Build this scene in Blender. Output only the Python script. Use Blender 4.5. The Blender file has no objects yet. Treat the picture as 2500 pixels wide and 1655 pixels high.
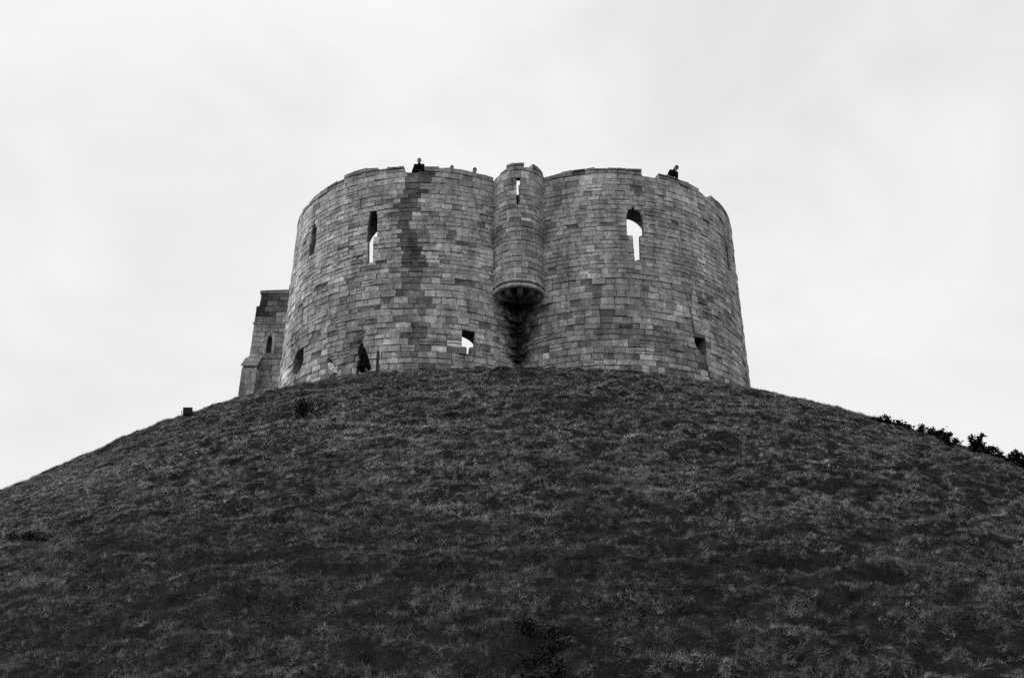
import bpy, bmesh, math, random
import numpy as np
from mathutils import Vector, Matrix

random.seed(11)
rng = np.random.default_rng(11)
R_ = math.radians
scene = bpy.context.scene
COL = scene.collection

# ------------------------------------------------------------------ camera, sky, sun, exposure
cd = bpy.data.cameras.new('camera')
cam = bpy.data.objects.new('camera', cd)
COL.objects.link(cam)
cd.lens = 35.0
cd.sensor_width = 36.0
cd.clip_end = 6000
CAM = (-1.03, -52.234, -17.787)
cam.location = CAM
PITCH, YAW = R_(25.48), R_(1.07)
cam.rotation_euler = (math.pi / 2 + PITCH, 0, -YAW)
scene.camera = cam

SUN_EL, SUN_AZ = R_(27), R_(-84)          # azimuth from +y towards +x: the light comes from the left
world = bpy.data.worlds.new('World')
scene.world = world
world.use_nodes = True
wt = world.node_tree
wt.nodes.clear()
wo = wt.nodes.new('ShaderNodeOutputWorld')
bg = wt.nodes.new('ShaderNodeBackground')
sky = wt.nodes.new('ShaderNodeTexSky')
sky.sky_type = 'NISHITA'
sky.sun_disc = False
sky.sun_elevation = SUN_EL
sky.sun_rotation = SUN_AZ
sky.dust_density = 4
bw = wt.nodes.new('ShaderNodeRGBToBW')
tc = wt.nodes.new('ShaderNodeTexCoord')
mp = wt.nodes.new('ShaderNodeMapping')
mp.inputs['Scale'].default_value = (1.6, 1.6, 2.4)
mp.inputs['Rotation'].default_value = (0.0, R_(-24), 0.3)
n1 = wt.nodes.new('ShaderNodeTexNoise')
n1.inputs['Scale'].default_value = 2.2
n1.inputs['Detail'].default_value = 7
n1.inputs['Roughness'].default_value = 0.5
n1.inputs['Distortion'].default_value = 0.5
cr = wt.nodes.new('ShaderNodeValToRGB')
cr.color_ramp.interpolation = 'B_SPLINE'
cr.color_ramp.elements[0].position = 0.30
cr.color_ramp.elements[0].color = (0.75, 0.75, 0.75, 1)
cr.color_ramp.elements[1].position = 0.66
cr.color_ramp.elements[1].color = (0.98, 0.98, 0.98, 1)
mx = wt.nodes.new('ShaderNodeMix')
mx.data_type = 'RGBA'
mx.inputs[0].default_value = 0.93          # a closed cover of cloud under the clear sky
wt.links.new(tc.outputs['Generated'], mp.inputs['Vector'])
wt.links.new(mp.outputs[0], n1.inputs['Vector'])
wt.links.new(n1.outputs[0], cr.inputs[0])
wt.links.new(sky.outputs[0], bw.inputs[0])
wt.links.new(bw.outputs[0], mx.inputs[6])
lum = wt.nodes.new('ShaderNodeVectorMath')
lum.operation = 'SCALE'
lum.inputs['Scale'].default_value = 10.6
wt.links.new(cr.outputs[0], lum.inputs[0])
wt.links.new(lum.outputs[0], mx.inputs[7])
wt.links.new(mx.outputs[2], bg.inputs['Color'])
bg.inputs['Strength'].default_value = 0.1
wt.links.new(bg.outputs[0], wo.inputs['Surface'])

sd = bpy.data.lights.new('sun', 'SUN')
sd.energy = 1.5
sd.angle = R_(22)
sd.color = (1.0, 0.995, 0.99)
sun = bpy.data.objects.new('sun', sd)
COL.objects.link(sun)
sdir = Vector((math.sin(SUN_AZ) * math.cos(SUN_EL), math.cos(SUN_AZ) * math.cos(SUN_EL), math.sin(SUN_EL)))
sun.rotation_euler = (-sdir).to_track_quat('-Z', 'Y').to_euler()
sun.location = (-40, -10, 60)

vs = scene.view_settings
vs.view_transform = 'Standard'
vs.look = 'None'
vs.exposure = 0.0
vs.gamma = 1.0
vs.use_curve_mapping = False
scene.cycles.use_denoising = False
scene.cycles.max_bounces = 6
scene.cycles.diffuse_bounces = 3


# ------------------------------------------------------------------ helpers
def hash2(ix, iy, seed):
    h = (ix.astype(np.int64) * 374761393 + iy.astype(np.int64) * 668265263 + seed * 974634197) & 0x7fffffff
    h = ((h ^ (h >> 13)) * 1274126177) & 0x7fffffff
    return ((h ^ (h >> 16)) & 0xffff) / 65535.0


def vnoise(x, y, seed=0):
    x = np.asarray(x, float)
    y = np.asarray(y, float)
    ix, iy = np.floor(x), np.floor(y)
    fx, fy = x - ix, y - iy
    fx = fx * fx * (3 - 2 * fx)
    fy = fy * fy * (3 - 2 * fy)
    a = hash2(ix, iy, seed)
    b = hash2(ix + 1, iy, seed)
    c = hash2(ix, iy + 1, seed)
    d = hash2(ix + 1, iy + 1, seed)
    return (a + (b - a) * fx) * (1 - fy) + (c + (d - c) * fx) * fy


def fbm(x, y, seed=0, n=3):
    s, a, t = 0, 1.0, 0
    for i in range(n):
        s = s + a * vnoise(x * 2 ** i, y * 2 ** i, seed + i * 17)
        t += a
        a *= 0.5
    return s / t


def grey(v):
    return (v, v, v, 1)


def material(name, base, var=0.25, scale=3.0, fine=40.0, finevar=0.2, bump=0.0, rough=0.9, attr=None, inst=None, spec=0.2, soot_shade=False):
    m = bpy.data.materials.new(name)
    m.use_nodes = True
    nt = m.node_tree
    b = nt.nodes['Principled BSDF']
    b.inputs['Roughness'].default_value = rough
    b.inputs['Specular IOR Level'].default_value = spec
    tcn = nt.nodes.new('ShaderNodeNewGeometry')

    def noise(sc, det, lo, hi):
        n = nt.nodes.new('ShaderNodeTexNoise')
        n.inputs['Scale'].default_value = sc
        n.inputs['Detail'].default_value = det
        nt.links.new(tcn.outputs['Position'], n.inputs['Vector'])
        r = nt.nodes.new('ShaderNodeMapRange')
        r.inputs[1].default_value = 0.3
        r.inputs[2].default_value = 0.7
        r.inputs[3].default_value = lo
        r.inputs[4].default_value = hi
        nt.links.new(n.outputs[0], r.inputs[0])
        return n, r

    na, ra = noise(scale, 5, base * (1 - var), base * (1 + var))
    nf, rf = noise(fine, 3, 1 - finevar, 1 + finevar)
    mu = nt.nodes.new('ShaderNodeMath')
    mu.operation = 'MULTIPLY'
    nt.links.new(ra.outputs[0], mu.inputs[0])
    nt.links.new(rf.outputs[0], mu.inputs[1])
    out = mu.outputs[0]
    for a_name, a_type in ((attr, 'GEOMETRY'), (inst, 'INSTANCER')):
        if a_name:
            at = nt.nodes.new('ShaderNodeAttribute')
            at.attribute_name = a_name
            at.attribute_type = a_type
            m2 = nt.nodes.new('ShaderNodeMath')
            m2.operation = 'MULTIPLY'
            nt.links.new(out, m2.inputs[0])
            nt.links.new(at.outputs['Fac'], m2.inputs[1])
            out = m2.outputs[0]
    if soot_shade:
        vm = nt.nodes.new('ShaderNodeMapping')
        vm.inputs['Scale'].default_value = (1.0, 1.0, 0.22)
        nt.links.new(tcn.outputs['Position'], vm.inputs['Vector'])
        for vec, sc_n, lo, hi in ((vm.outputs[0], 2.4, 0.66, 1.24), (tcn.outputs['Position'], 8.0, 0.72, 1.20), (tcn.outputs['Position'], 0.75, 0.80, 1.20)):
            n_ = nt.nodes.new('ShaderNodeTexNoise')
            n_.inputs['Scale'].default_value = sc_n
            n_.inputs['Detail'].default_value = 4
            nt.links.new(vec, n_.inputs['Vector'])
            r_ = nt.nodes.new('ShaderNodeMapRange')
            r_.inputs[1].default_value = 0.32
            r_.inputs[2].default_value = 0.68
            r_.inputs[3].default_value = lo
            r_.inputs[4].default_value = hi
            nt.links.new(n_.outputs[0], r_.inputs[0])
            m3 = nt.nodes.new('ShaderNodeMath')
            m3.operation = 'MULTIPLY'
            nt.links.new(out, m3.inputs[0])
            nt.links.new(r_.outputs[0], m3.inputs[1])
            out = m3.outputs[0]
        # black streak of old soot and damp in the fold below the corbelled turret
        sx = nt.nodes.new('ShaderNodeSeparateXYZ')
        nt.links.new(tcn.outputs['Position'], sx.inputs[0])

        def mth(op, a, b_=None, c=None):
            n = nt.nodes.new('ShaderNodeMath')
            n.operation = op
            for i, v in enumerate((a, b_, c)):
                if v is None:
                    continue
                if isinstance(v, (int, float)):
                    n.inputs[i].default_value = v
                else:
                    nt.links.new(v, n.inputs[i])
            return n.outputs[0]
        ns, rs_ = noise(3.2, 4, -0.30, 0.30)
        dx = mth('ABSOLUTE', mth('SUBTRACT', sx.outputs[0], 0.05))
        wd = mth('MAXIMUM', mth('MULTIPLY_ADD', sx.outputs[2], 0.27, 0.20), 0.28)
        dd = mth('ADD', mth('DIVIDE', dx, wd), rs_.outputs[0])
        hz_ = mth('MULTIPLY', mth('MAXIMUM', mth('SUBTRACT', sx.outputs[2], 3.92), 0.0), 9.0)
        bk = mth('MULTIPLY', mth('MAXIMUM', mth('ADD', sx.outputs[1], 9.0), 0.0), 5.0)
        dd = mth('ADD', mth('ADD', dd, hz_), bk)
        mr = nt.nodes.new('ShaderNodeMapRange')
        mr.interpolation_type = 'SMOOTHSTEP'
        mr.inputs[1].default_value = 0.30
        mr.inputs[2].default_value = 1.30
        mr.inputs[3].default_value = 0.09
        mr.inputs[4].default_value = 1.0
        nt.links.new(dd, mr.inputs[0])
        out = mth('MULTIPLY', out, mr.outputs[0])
    nt.links.new(out, b.inputs['Base Color'])
    if bump:
        bp = nt.nodes.new('ShaderNodeBump')
        bp.inputs['Strength'].default_value = bump
        bp.inputs['Distance'].default_value = 0.02
        nt.links.new(nf.outputs[0], bp.inputs['Height'])
        nt.links.new(bp.outputs[0], b.inputs['Normal'])
    return m


M = {
    'stone': material('weathered_limestone', 0.54, 0.20, 5.0, 34, 0.40, 1.0, attr='tint', soot_shade=True),
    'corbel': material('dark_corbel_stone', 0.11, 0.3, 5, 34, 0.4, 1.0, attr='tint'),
    'mortar': material('old_mortar_and_rubble', 0.17, 0.5, 1.3, 22, 0.3, 0.8, soot_shade=True),
    'soot_shade': material('chamber_shade', 0.018, 0.5, 3, 20, 0.4, 0.8, spec=0.0),  # near-black colour standing in for shade inside the turret chamber
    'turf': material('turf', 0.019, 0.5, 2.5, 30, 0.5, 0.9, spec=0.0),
    'grass': material('grass_blades', 0.225, 0.25, 0.35, 9, 0.25, 0, rough=0.9, inst='tint', spec=0.02),
    'leaf': material('dark_leaves', 0.022, 0.3, 2, 20, 0.3, 0, rough=0.6),
    'pale': material('dry_pale_grass', 0.42, 0.2, 4, 20, 0.2, 0),
    'wood': material('weathered_wood', 0.05, 0.3, 8, 40, 0.3, 0.4),
    'metal': material('dark_painted_metal', 0.022, 0.15, 8, 60, 0.1, 0.1, rough=0.5),
    'glass': material('lamp_glass', 0.10, 0.05, 8, 60, 0.05, 0, rough=0.15, spec=0.5),
    'skin': material('skin', 0.24, 0.06, 6, 50, 0.05, 0, rough=0.6),
    'hair': material('dark_hair', 0.015, 0.2, 20, 90, 0.3, 0.4, rough=0.6),
    'black': material('black_wool', 0.008, 0.2, 8, 70, 0.2, 0.3, spec=0.03),
    'dark': material('dark_knit', 0.025, 0.2, 8, 70, 0.2, 0.3),
    'greycloth': material('grey_cloth', 0.11, 0.15, 8, 70, 0.15, 0.2),
    'white': material('white_cloth', 0.8, 0.08, 8, 70, 0.06, 0.2),
}


def obj(name, verts, faces, mat, parent=None, smooth=False, tint=None):
    me = bpy.data.meshes.new(name)
    me.from_pydata([tuple(v) for v in verts], [], faces)
    if tint is not None:
        a = me.attributes.new('tint', 'FLOAT', 'POINT')
        a.data.foreach_set('value', np.broadcast_to(np.asarray(tint, np.float32), (len(verts),)).copy())
    if smooth:
        me.polygons.foreach_set('use_smooth', [True] * len(me.polygons))
    me.materials.append(M[mat] if isinstance(mat, str) else mat)
    me.update()
    o = bpy.data.objects.new(name, me)
    COL.objects.link(o)
    if parent:
        o.parent = parent
        if parent.parent is None and parent.type == 'EMPTY':
            o.matrix_parent_inverse = Matrix.Translation(parent.location).inverted()
    return o


def empty(name, loc, label, cat, group=None):
    o = bpy.data.objects.new(name, None)
    COL.objects.link(o)
    o.location = loc
    o['label'] = label
    o['category'] = cat
    if group:
        o['group'] = group
    return o


def join_lists(items):
    V, F = [], []
    for v, f in items:
        n = len(V)
        V += list(v)
        F += [tuple(i + n for i in q) for q in f]
    return V, F


def box(x0, x1, y0, y1, z0, z1):
    v = [(x0, y0, z0), (x1, y0, z0), (x1, y1, z0), (x0, y1, z0), (x0, y0, z1), (x1, y0, z1), (x1, y1, z1), (x0, y1, z1)]
    f = [(0, 3, 2, 1), (4, 5, 6, 7), (0, 1, 5, 4), (1, 2, 6, 5), (2, 3, 7, 6), (3, 0, 4, 7)]
    return v, f


def tube(pts, rads, n=8):
    V, F = [], []
    pts = [Vector(p) for p in pts]
    for i, p in enumerate(pts):
        d = (pts[min(i + 1, len(pts) - 1)] - pts[max(i - 1, 0)]).normalized()
        a = d.orthogonal().normalized()
        b = d.cross(a)
        for k in range(n):
            t = 2 * math.pi * k / n
            V.append(p + (a * math.cos(t) + b * math.sin(t)) * rads[i])
    for i in range(len(pts) - 1):
        for k in range(n):
            k2 = (k + 1) % n
            F.append((i * n + k, i * n + k2, (i + 1) * n + k2, (i + 1) * n + k))
    F.append(tuple(range(n))[::-1])
    F.append(tuple((len(pts) - 1) * n + k for k in range(n)))
    return V, F


def project(x, y, z):
    vx, vy, vz = x - CAM[0], y - CAM[1], z - CAM[2]
    X = vx * np.cos(YAW) - vy * np.sin(YAW)
    Y = vx * np.sin(YAW) + vy * np.cos(YAW)
    d = Y * np.cos(PITCH) + vz * np.sin(PITCH)
    u = vz * np.cos(PITCH) - Y * np.sin(PITCH)
    f = 35 / 36
    return f * X / d, f * u / d, d


# ------------------------------------------------------------------ the mound (ground sheet out to the horizon)
GROUND = -19.4


def hill(r, th):
    s = np.sin(th)
    tf, tl, tr = 0.739, 0.769, 0.598
    t = tf + (tl - tf) * np.clip(-s / .8, 0, 1.3) ** 1.5 + (tr - tf) * np.clip(s / .8, 0, 1.3) ** 1.5
    zz = -0.599 + 1.248 * np.clip(-s, 0, 1) ** 2 + 0.55 * np.clip(s, 0, 1) ** 2
    z = zz - t * 2.063 * np.logaddexp(0, (r - 16.046) / 2.063)
    z = z + 0.35 * np.exp(-((r - 13.0) / 1.0) ** 2)
    k = np.clip((r - 13.7) / 1.8, 0, 1)
    z = z - (0.19 + 0.03 * np.clip(-s / .6, 0, 1)) * k * k * (3 - 2 * k)
    k = 1.2
    return GROUND + k * np.logaddexp(0, (z - GROUND) / k)


def pits(a, b):
    k = np.clip((0.44 - fbm(a / 0.55 + 0.3 * b, b / 0.34, 63, 2)) / 0.10, 0, 1)
    return k * np.clip(0.3 + 2.2 * (vnoise(a / 4.5, b / 3.0, 71) - 0.25), 0.15, 1)


def rough(r, th):
    a = th * 27.0
    b = r * 1.24
    amp = np.clip((r - 13.2) / 2.0, 0.12, 1) * np.clip((46 - r) / 4.0, 0.0, 1)
    d = 0.13 * (fbm(a / 1.5 + 0.45 * b, b / 0.9, 3, 2) - 0.5)
    d = d + 0.30 * (fbm(a / 0.52 + 0.3 * b, b / 0.44, 9, 2) - 0.5)
    d = d - 0.15 * pits(a, b)
    d = d + 0.35 * (fbm(a / 7.0, b / 5.0, 21, 2) - 0.5) * np.clip((r - 18) / 6, 0, 1)
    return d * amp


def ground_z(x, y):
    r = np.hypot(x, y)
    th = np.arctan2(x, -y)
    return hill(r, th) + rough(r, th)


rs = np.concatenate([[0.5, 6, 9, 11], np.arange(12, 44.5, 0.13), [46, 49, 54, 62, 80, 120, 200, 400, 900, 2500]])
ths = np.radians(np.concatenate([np.arange(-180, -78, 6), np.arange(-78, 78, 0.27), np.arange(78, 180, 6)]))
RR, TT = np.meshgrid(rs, ths, indexing='ij')
ZZ = hill(RR, TT) + rough(RR, TT)
XX, YY = RR * np.sin(TT), -RR * np.cos(TT)
nv = RR.size
nr, nt_ = RR.shape
idx = np.arange(nv).reshape(nr, nt_)
q = np.stack([idx[:-1], np.roll(idx, -1, 1)[:-1], np.roll(idx, -1, 1)[1:], idx[1:]], -1).reshape(-1, 4)
me = bpy.data.meshes.new('grass_mound')
me.from_pydata(np.stack([XX, YY, ZZ], -1).reshape(-1, 3).tolist(), [], [tuple(int(i) for i in reversed(f)) for f in q] + [tuple(int(i) for i in idx[0])])
me.polygons.foreach_set('use_smooth', [True] * len(me.polygons))
me.materials.append(M['turf'])
mound = bpy.data.objects.new('ground', me)
COL.objects.link(mound)
mound['kind'] = 'structure'
mound['label'] = 'steep earth mound under the tower running out to level ground'
bm = bmesh.new(); bm.from_mesh(me); bmesh.ops.recalc_face_normals(bm, faces=bm.faces)
if sum(f.normal.z for f in bm.faces) < 0:
    bmesh.ops.reverse_faces(bm, faces=bm.faces)
bm.to_mesh(me); bm.free()

# ------------------------------------------------------------------ the quatrefoil tower
A, RAD, TOP = 4.62, 7.38, 10.75
WALK = 9.6
BATTER = 0.10


def rad_at(z):
    return RAD - BATTER * min(max(z, 0), TOP) / TOP


class Lobe:
    def __init__(s, sx):
        s.sx = sx
        s.c = (sx * A, -A)

    def warp(s, phi, z):
        return 0.10 * (float(fbm(phi * 3.1 + s.sx * 9, z * 0.55, 5, 2)) - 0.5) * (1.0 if z < 9.8 else 0.3)

    def at(s, phi, z, off=0.0):
        r = rad_at(z) + off
        return Vector((s.c[0] + r * math.sin(phi), s.c[1] - r * math.cos(phi), z + s.warp(phi, z)))


class Turret:
    c = (0.06, -10.84)
    rad = 1.25

    def at(s, phi, z, off=0.0):
        r = s.rad + off
        return Vector((s.c[0] + r * math.sin(phi), s.c[1] - r * math.cos(phi), z))


LOBES = {'l': Lobe(-1), 'r': Lobe(1)}
TUR = Turret()


def interp(pts, x):
    if x <= pts[0][0]:
        return pts[0][1]
    for (a, b), (c, d) in zip(pts, pts[1:]):
        if a <= x <= c:
            return b + (d - b) * ((x - a) / (c - a) if c > a else 1)
    return pts[-1][1]


RIM = {
    'l': [(-120, 10.75), (-80, 10.8), (-69.2, 10.83), (-56.4, 10.67), (-46.4, 10.79), (-33.7, 10.82), (-33.6, 11.03), (-22.8, 11.01), (-18.0, 10.94), (-17.8, 10.81), (-14.2, 10.83),
          (-7.5, 10.83), (-7.4, 10.5), (0.5, 10.46), (0.6, 10.73), (10.9, 10.78), (21.4, 10.75), (28.2, 10.77), (28.3, 10.56), (40, 10.56)],
    'r': [(-40, 10.76), (-25.9, 10.76), (-19.5, 10.79), (-10.3, 10.83), (11.7, 10.82), (11.8, 10.53), (18.7, 10.53), (18.8, 10.83), (28.3, 10.8), (38.8, 10.75), (38.9, 10.62), (41.6, 10.54), (45.4, 10.3),
          (46.6, 10.32), (46.7, 10.8), (57.6, 10.82), (67.5, 10.79), (82, 10.75), (120, 10.78)],
    't': [(-100, 10.5), (-49, 10.52), (-30, 10.62), (-29.9, 10.88), (-10.5, 10.93), (12, 10.94), (12.1, 10.68), (31, 10.68), (35, 10.98), (71, 10.86), (100, 10.8)],
}

# openings in the wall: polygons in (degrees round the lobe, height); through = reaches the inside
OPEN = {
    'l': [
        dict(poly=[(-20.3, 6.72), (-20.3, 7.95), (-19.9, 8.3), (-18.9, 8.5), (-17.6, 8.42), (-16.7, 8.05), (-16.2, 6.86), (-17.8, 6.80), (-17.3, 5.52), (-18.2, 5.44), (-19.2, 5.44), (-19.9, 6.75)], hw=1.12, spring=7.2, apex=8.45, sill=5.4),
        dict(poly=[(16.5, 1.16), (16.5, 1.98), (21.4, 2.02), (21.1, 1.22), (19.5, 1.18), (19.3, .84), (18.4, .84), (18.2, 1.17)], hw=1.05, spring=1.75, apex=2.5, sill=0.8),
        dict(poly=[(-51.6, 7.1), (-51.5, 8.5), (-49.6, 9.0), (-47.2, 8.5), (-47.4, 7.2)], blind=0.42),
        dict(poly=[(-50.6, 8.1), (-50.4, 8.5), (-49.4, 8.8), (-48.2, 8.4), (-48.4, 8.0), (-48.3, 7.2), (-49.4, 7.2)], blind=1.2),
        dict(poly=[(-54.0, 0.95), (-54.4, 1.75), (-51.4, 2.05), (-47.8, 1.98), (-46.8, 1.1), (-50.8, 0.8)], blind=1.5),
    ],
    'r': [
        dict(poly=[(4.4, 6.94), (4.5, 7.98), (5.3, 8.32), (7.0, 8.52), (9.0, 8.45), (10.5, 8.2), (10.9, 7.9), (10.6, 7.0), (9.3, 6.97), (8.9, 5.62), (7.4, 5.62), (7.35, 5.46), (6.7, 5.46), (6.5, 6.95)], hw=1.05, spring=7.8, apex=8.87, sill=5.4),
        dict(poly=[(28.3, 2.06), (34.0, 2.14), (33.6, 1.30), (31.8, 1.2), (29.0, 1.66)], blind=1.5),
        dict(poly=[(55.6, 6.95), (55.8, 8.3), (57.0, 8.55), (58.6, 8.2), (58.8, 7.0)], blind=1.1),
    ],
}
CRACKS = {
    'l': [[(-51.0, 0.95), (-51.6, 0.3), (-52.0, -0.6)], [(-55.5, 3.2), (-53.6, 2.3), (-53.2, 1.9)]],
    'r': [[(32.4, 1.4), (33.2, 0.8), (34.6, 0.0), (35.2, -0.8)], [(27.8, 3.6), (28.4, 2.7), (28.8, 2.1)], [(29.4, 4.4), (28.2, 3.8)]],
}

# masonry core: one closed ring
core_pts_o, core_pts_i = [], []
ZL = [-2.5, 0.0, 2.0, 4.0, 6.0, 8.0, WALK]
half_o = math.degrees(math.atan2(A, math.sqrt(RAD ** 2 - A ** 2)))
RIN = RAD - 1.7
half_i = math.degrees(math.atan2(A, math.sqrt(RIN ** 2 - A ** 2)))


def ring(rad, half, zz=None):
    pts = []
    span = 2 * (half + 45)
    n = 96
    for kx, ky, mid in ((-1, -1, -45), (-1, 1, -135), (1, 1, 135), (1, -1, 45)):
        # go clockwise seen from above, front-left lobe first
        for i in range(n):
            t = R_(mid + span / 2 - span * i / n)
            pts.append((kx * A + rad * math.sin(t), ky * A - rad * math.cos(t)))
    return pts


V, F = [], []
nring = 0
rings = []
for z in ZL:
    rr = rad_at(z) - 0.04
    h = math.degrees(math.atan2(A, math.sqrt(rr ** 2 - A ** 2)))
    pts = ring(rr, h)
    nring = len(pts)
    rings.append(len(V))
    V += [(x, y, z) for x, y in pts]
irings = []
for z in (ZL[0], WALK):
    irings.append(len(V))
    V += [(x, y, z) for x, y in ring(RIN, half_i)]
for a, b in zip(rings, rings[1:]):
    for i in range(nring):
        j = (i + 1) % nring
        F.append((a + i, b + i, b + j, a + j))
for i in range(nring):
    j = (i + 1) % nring
    F.append((irings[0] + i, irings[0] + j, irings[1] + j, irings[1] + i))
    F.append((rings[-1] + i, irings[1] + i, irings[1] + j, rings[-1] + j))
    F.append((rings[0] + i, rings[0] + j, irings[0] + j, irings[0] + i))

tower = empty('castle_tower', (0, 0, 0), 'round lobed stone castle keep with cross slit windows on top of the grass mound', 'castle')
core = obj('wall_core', V, F, 'mortar', tower)
bm = bmesh.new(); bm.from_mesh(core.data); bmesh.ops.recalc_face_normals(bm, faces=bm.faces); bm.to_mesh(core.data); bm.free()

cutters = []


def prism(lobe, polyA, offA, polyB, offB):
    n = len(polyA)
    v = [lobe.at(p, z, offA) for p, z in polyA] + [lobe.at(p, z, offB) for p, z in polyB]
    f = [tuple(range(n)), tuple(range(2 * n - 1, n - 1, -1))] + [(i, n + i, n + (i + 1) % n, (i + 1) % n) for i in range(n)]
    m_ = bpy.data.meshes.new('cut')
    m_.from_pydata([tuple(q) for q in v], [], f)
    b_ = bmesh.new(); b_.from_mesh(m_)
    bmesh.ops.triangulate(b_, faces=b_.faces)
    bmesh.ops.recalc_face_normals(b_, faces=b_.faces); b_.to_mesh(m_); b_.free()
    o = bpy.data.objects.new('cut', m_)
    COL.objects.link(o)
    cutters.append(o)


def arch(cphi, rad, hw, sill, spring, apex, n=14):
    pts = [(-hw, sill)]
    for i in range(n + 1):
        t = math.pi * i / n
        pts.append((-hw * math.cos(t), spring + (apex - spring) * math.sin(t)))
    pts.append((hw, sill))
    return [(cphi + x / rad, z) for x, z in pts]


for key, ops in OPEN.items():
    lb = LOBES[key]
    for o in ops:
        pr = [(R_(p), z) for p, z in o['poly']]
        if 'blind' in o:
            prism(lb, pr, 0.4, pr, -o['blind'])
            continue
        prism(lb, pr, 0.4, pr, -0.27)
        ph = [p for p, _ in pr]
        zs = [z for _, z in pr]
        c = (min(ph) + max(ph)) / 2
        hwo = (max(ph) - min(ph)) / 2 * RAD + 0.17
        top = max(zs) + 0.05
        prism(lb, arch(c, RAD - 0.19, hwo, o['sill'] - 0.05, top - 0.3, top), -0.19, arch(c, RIN, o['hw'], o['sill'] - 0.1, o['spring'], o['apex']), -1.76)
for key, crs in CRACKS.items():
    for cr_ in crs:
        w_ = [0.12] + [0.32] * (len(cr_) - 2) + [0.12]
        pr = [(R_(a - w), b) for (a, b), w in zip(cr_, w_)] + [(R_(a + w), b) for (a, b), w in reversed(list(zip(cr_, w_)))]
        prism(LOBES[key], pr, 0.3, pr, -0.5)
for i, c in enumerate(cutters):
    md = core.modifiers.new('cut%d' % i, 'BOOLEAN')
    md.operation = 'DIFFERENCE'
    md.object = c
    md.solver = 'EXACT'
dg = bpy.context.evaluated_depsgraph_get()
newme = bpy.data.meshes.new_from_object(core.evaluated_get(dg))
core.modifiers.clear()
core.data = newme
core.data.name = 'wall_core'
for c in cutters:
    bpy.data.objects.remove(c)

# stones -----------------------------------------------------------------
STONES = []      # (verts, faces, tint, score)


def poly_span(poly, z):
    xs = []
    for (a, b), (c, d) in zip(poly, poly[1:] + poly[:1]):
        if (b <= z < d) or (d <= z < b):
            xs.append(a + (c - a) * (z - b) / (d - b))
    return (min(xs), max(xs)) if xs else None


def make_stone(at, p0, p1, z0, z1, z0b, z1b, rad, tint, off, gap, deep=0.09, nseg=1, cut=0.012, bev=0.016):
    """p0..p1 angle range; z0/z1 at p0, z0b/z1b at p1."""
    j = lambda s: random.uniform(-s, s)
    g = gap / 2
    bev = bev * random.uniform(0.5, 1.7)
    c = {(0, 0): (p0 + (g + j(cut)) / rad, z0 + g + j(cut)), (1, 0): (p1 - (g + j(cut)) / rad, z0b + g + j(cut)),
         (0, 1): (p0 + (g + j(cut)) / rad, z1 - g + j(cut)), (1, 1): (p1 - (g + j(cut)) / rad, z1b - g + j(cut))}
    tilt = {k: off + j(0.009) for k in c}
    V = []
    for lay in range(3):
        for i in range(nseg + 1):
            f_ = i / nseg
            for t in (0, 1):
                a, b = c[(0, t)], c[(1, t)]
                ph = a[0] + (b[0] - a[0]) * f_
                z = a[1] + (b[1] - a[1]) * f_
                o_ = tilt[(0, t)] * (1 - f_) + tilt[(1, t)] * f_
                if lay == 0:
                    o_ = -deep
                elif lay == 1:
                    o_ -= bev
                else:
                    z += (bev if t == 0 else -bev)
                    if i == 0:
                        ph += bev / rad
                    if i == nseg:
                        ph -= bev / rad
                V.append(at(ph, z, o_))
    n2 = 2 * (nseg + 1)
    F = []
    for lay in (0, 1):
        a, b = lay * n2, (lay + 1) * n2
        for i in range(nseg):
            F.append((a + 2 * i, a + 2 * i + 2, b + 2 * i + 2, b + 2 * i))
            F.append((a + 2 * i + 1, b + 2 * i + 1, b + 2 * i + 3, a + 2 * i + 3))
        F.append((a, b, b + 1, a + 1))
        e = 2 * nseg
        F.append((a + e, a + e + 1, b + e + 1, b + e))
    b = 2 * n2
    for i in range(nseg):
        F.append((b + 2 * i, b + 2 * i + 2, b + 2 * i + 3, b + 2 * i + 1))
    fr = V[2 * n2:]
    P = [project(*v) for v in (fr[0], fr[2 * nseg], fr[2 * nseg + 1], fr[1])]
    ar = 0.5 * sum(P[i][0] * P[(i + 1) % 4][1] - P[(i + 1) % 4][0] * P[i][1] for i in range(4))
    return V, F, tint, ar


def stain_and_sun(key, pd, z, x):
    """tone by where a stone sits: streaks and sooty stains with their own outlines, and sunlight painted on the left edge."""
    t = 1.0
    if key == 'l':
        c = interp([(-1, 3.5), (1.9, 0.5), (3.4, -0.5), (5.3, -1.3), (6.3, -4), (7.3, -6), (8.6, -5.5), (9.4, -2.5), (10.1, -2.5), (11.2, -3.5)], z)
        w = interp([(0, 3.5), (2, 4.2), (4, 3.4), (5.3, 4.1), (6.3, 2.4), (7.3, 2.5), (8.5, 3.6), (10.1, 4.6)], z)
        if abs(pd - c) < w:
            t *= random.uniform(0.30, 0.40) if z > 3.2 else random.uniform(0.42, 0.72)
        if -60 < pd < -19 and 0.9 < z < 4.9:
            t *= 0.80
        if pd > 2 and z > 5.6 and z < 10.2:
            t = 0.35 + 0.65 * t
            t *= 1.16
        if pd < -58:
            t *= 1.28  # sunlit left edge: extra brightness painted into the stone tint
    if key == 'r':
        if -6 < pd < 19 and 0.9 < z < 2.3:
            t *= 0.68
        if pd < -4 and z < 3.4:
            t *= 0.80
        if pd > 24:
            t *= 0.92
        if 29.5 < pd < 37 and z < 1.25:
            t *= 1.35
    t *= 0.72 + 0.52 * float(fbm(pd * 0.11 + (7 if key == 'r' else 0), z * 0.8, 31, 2))
    return t


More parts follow.
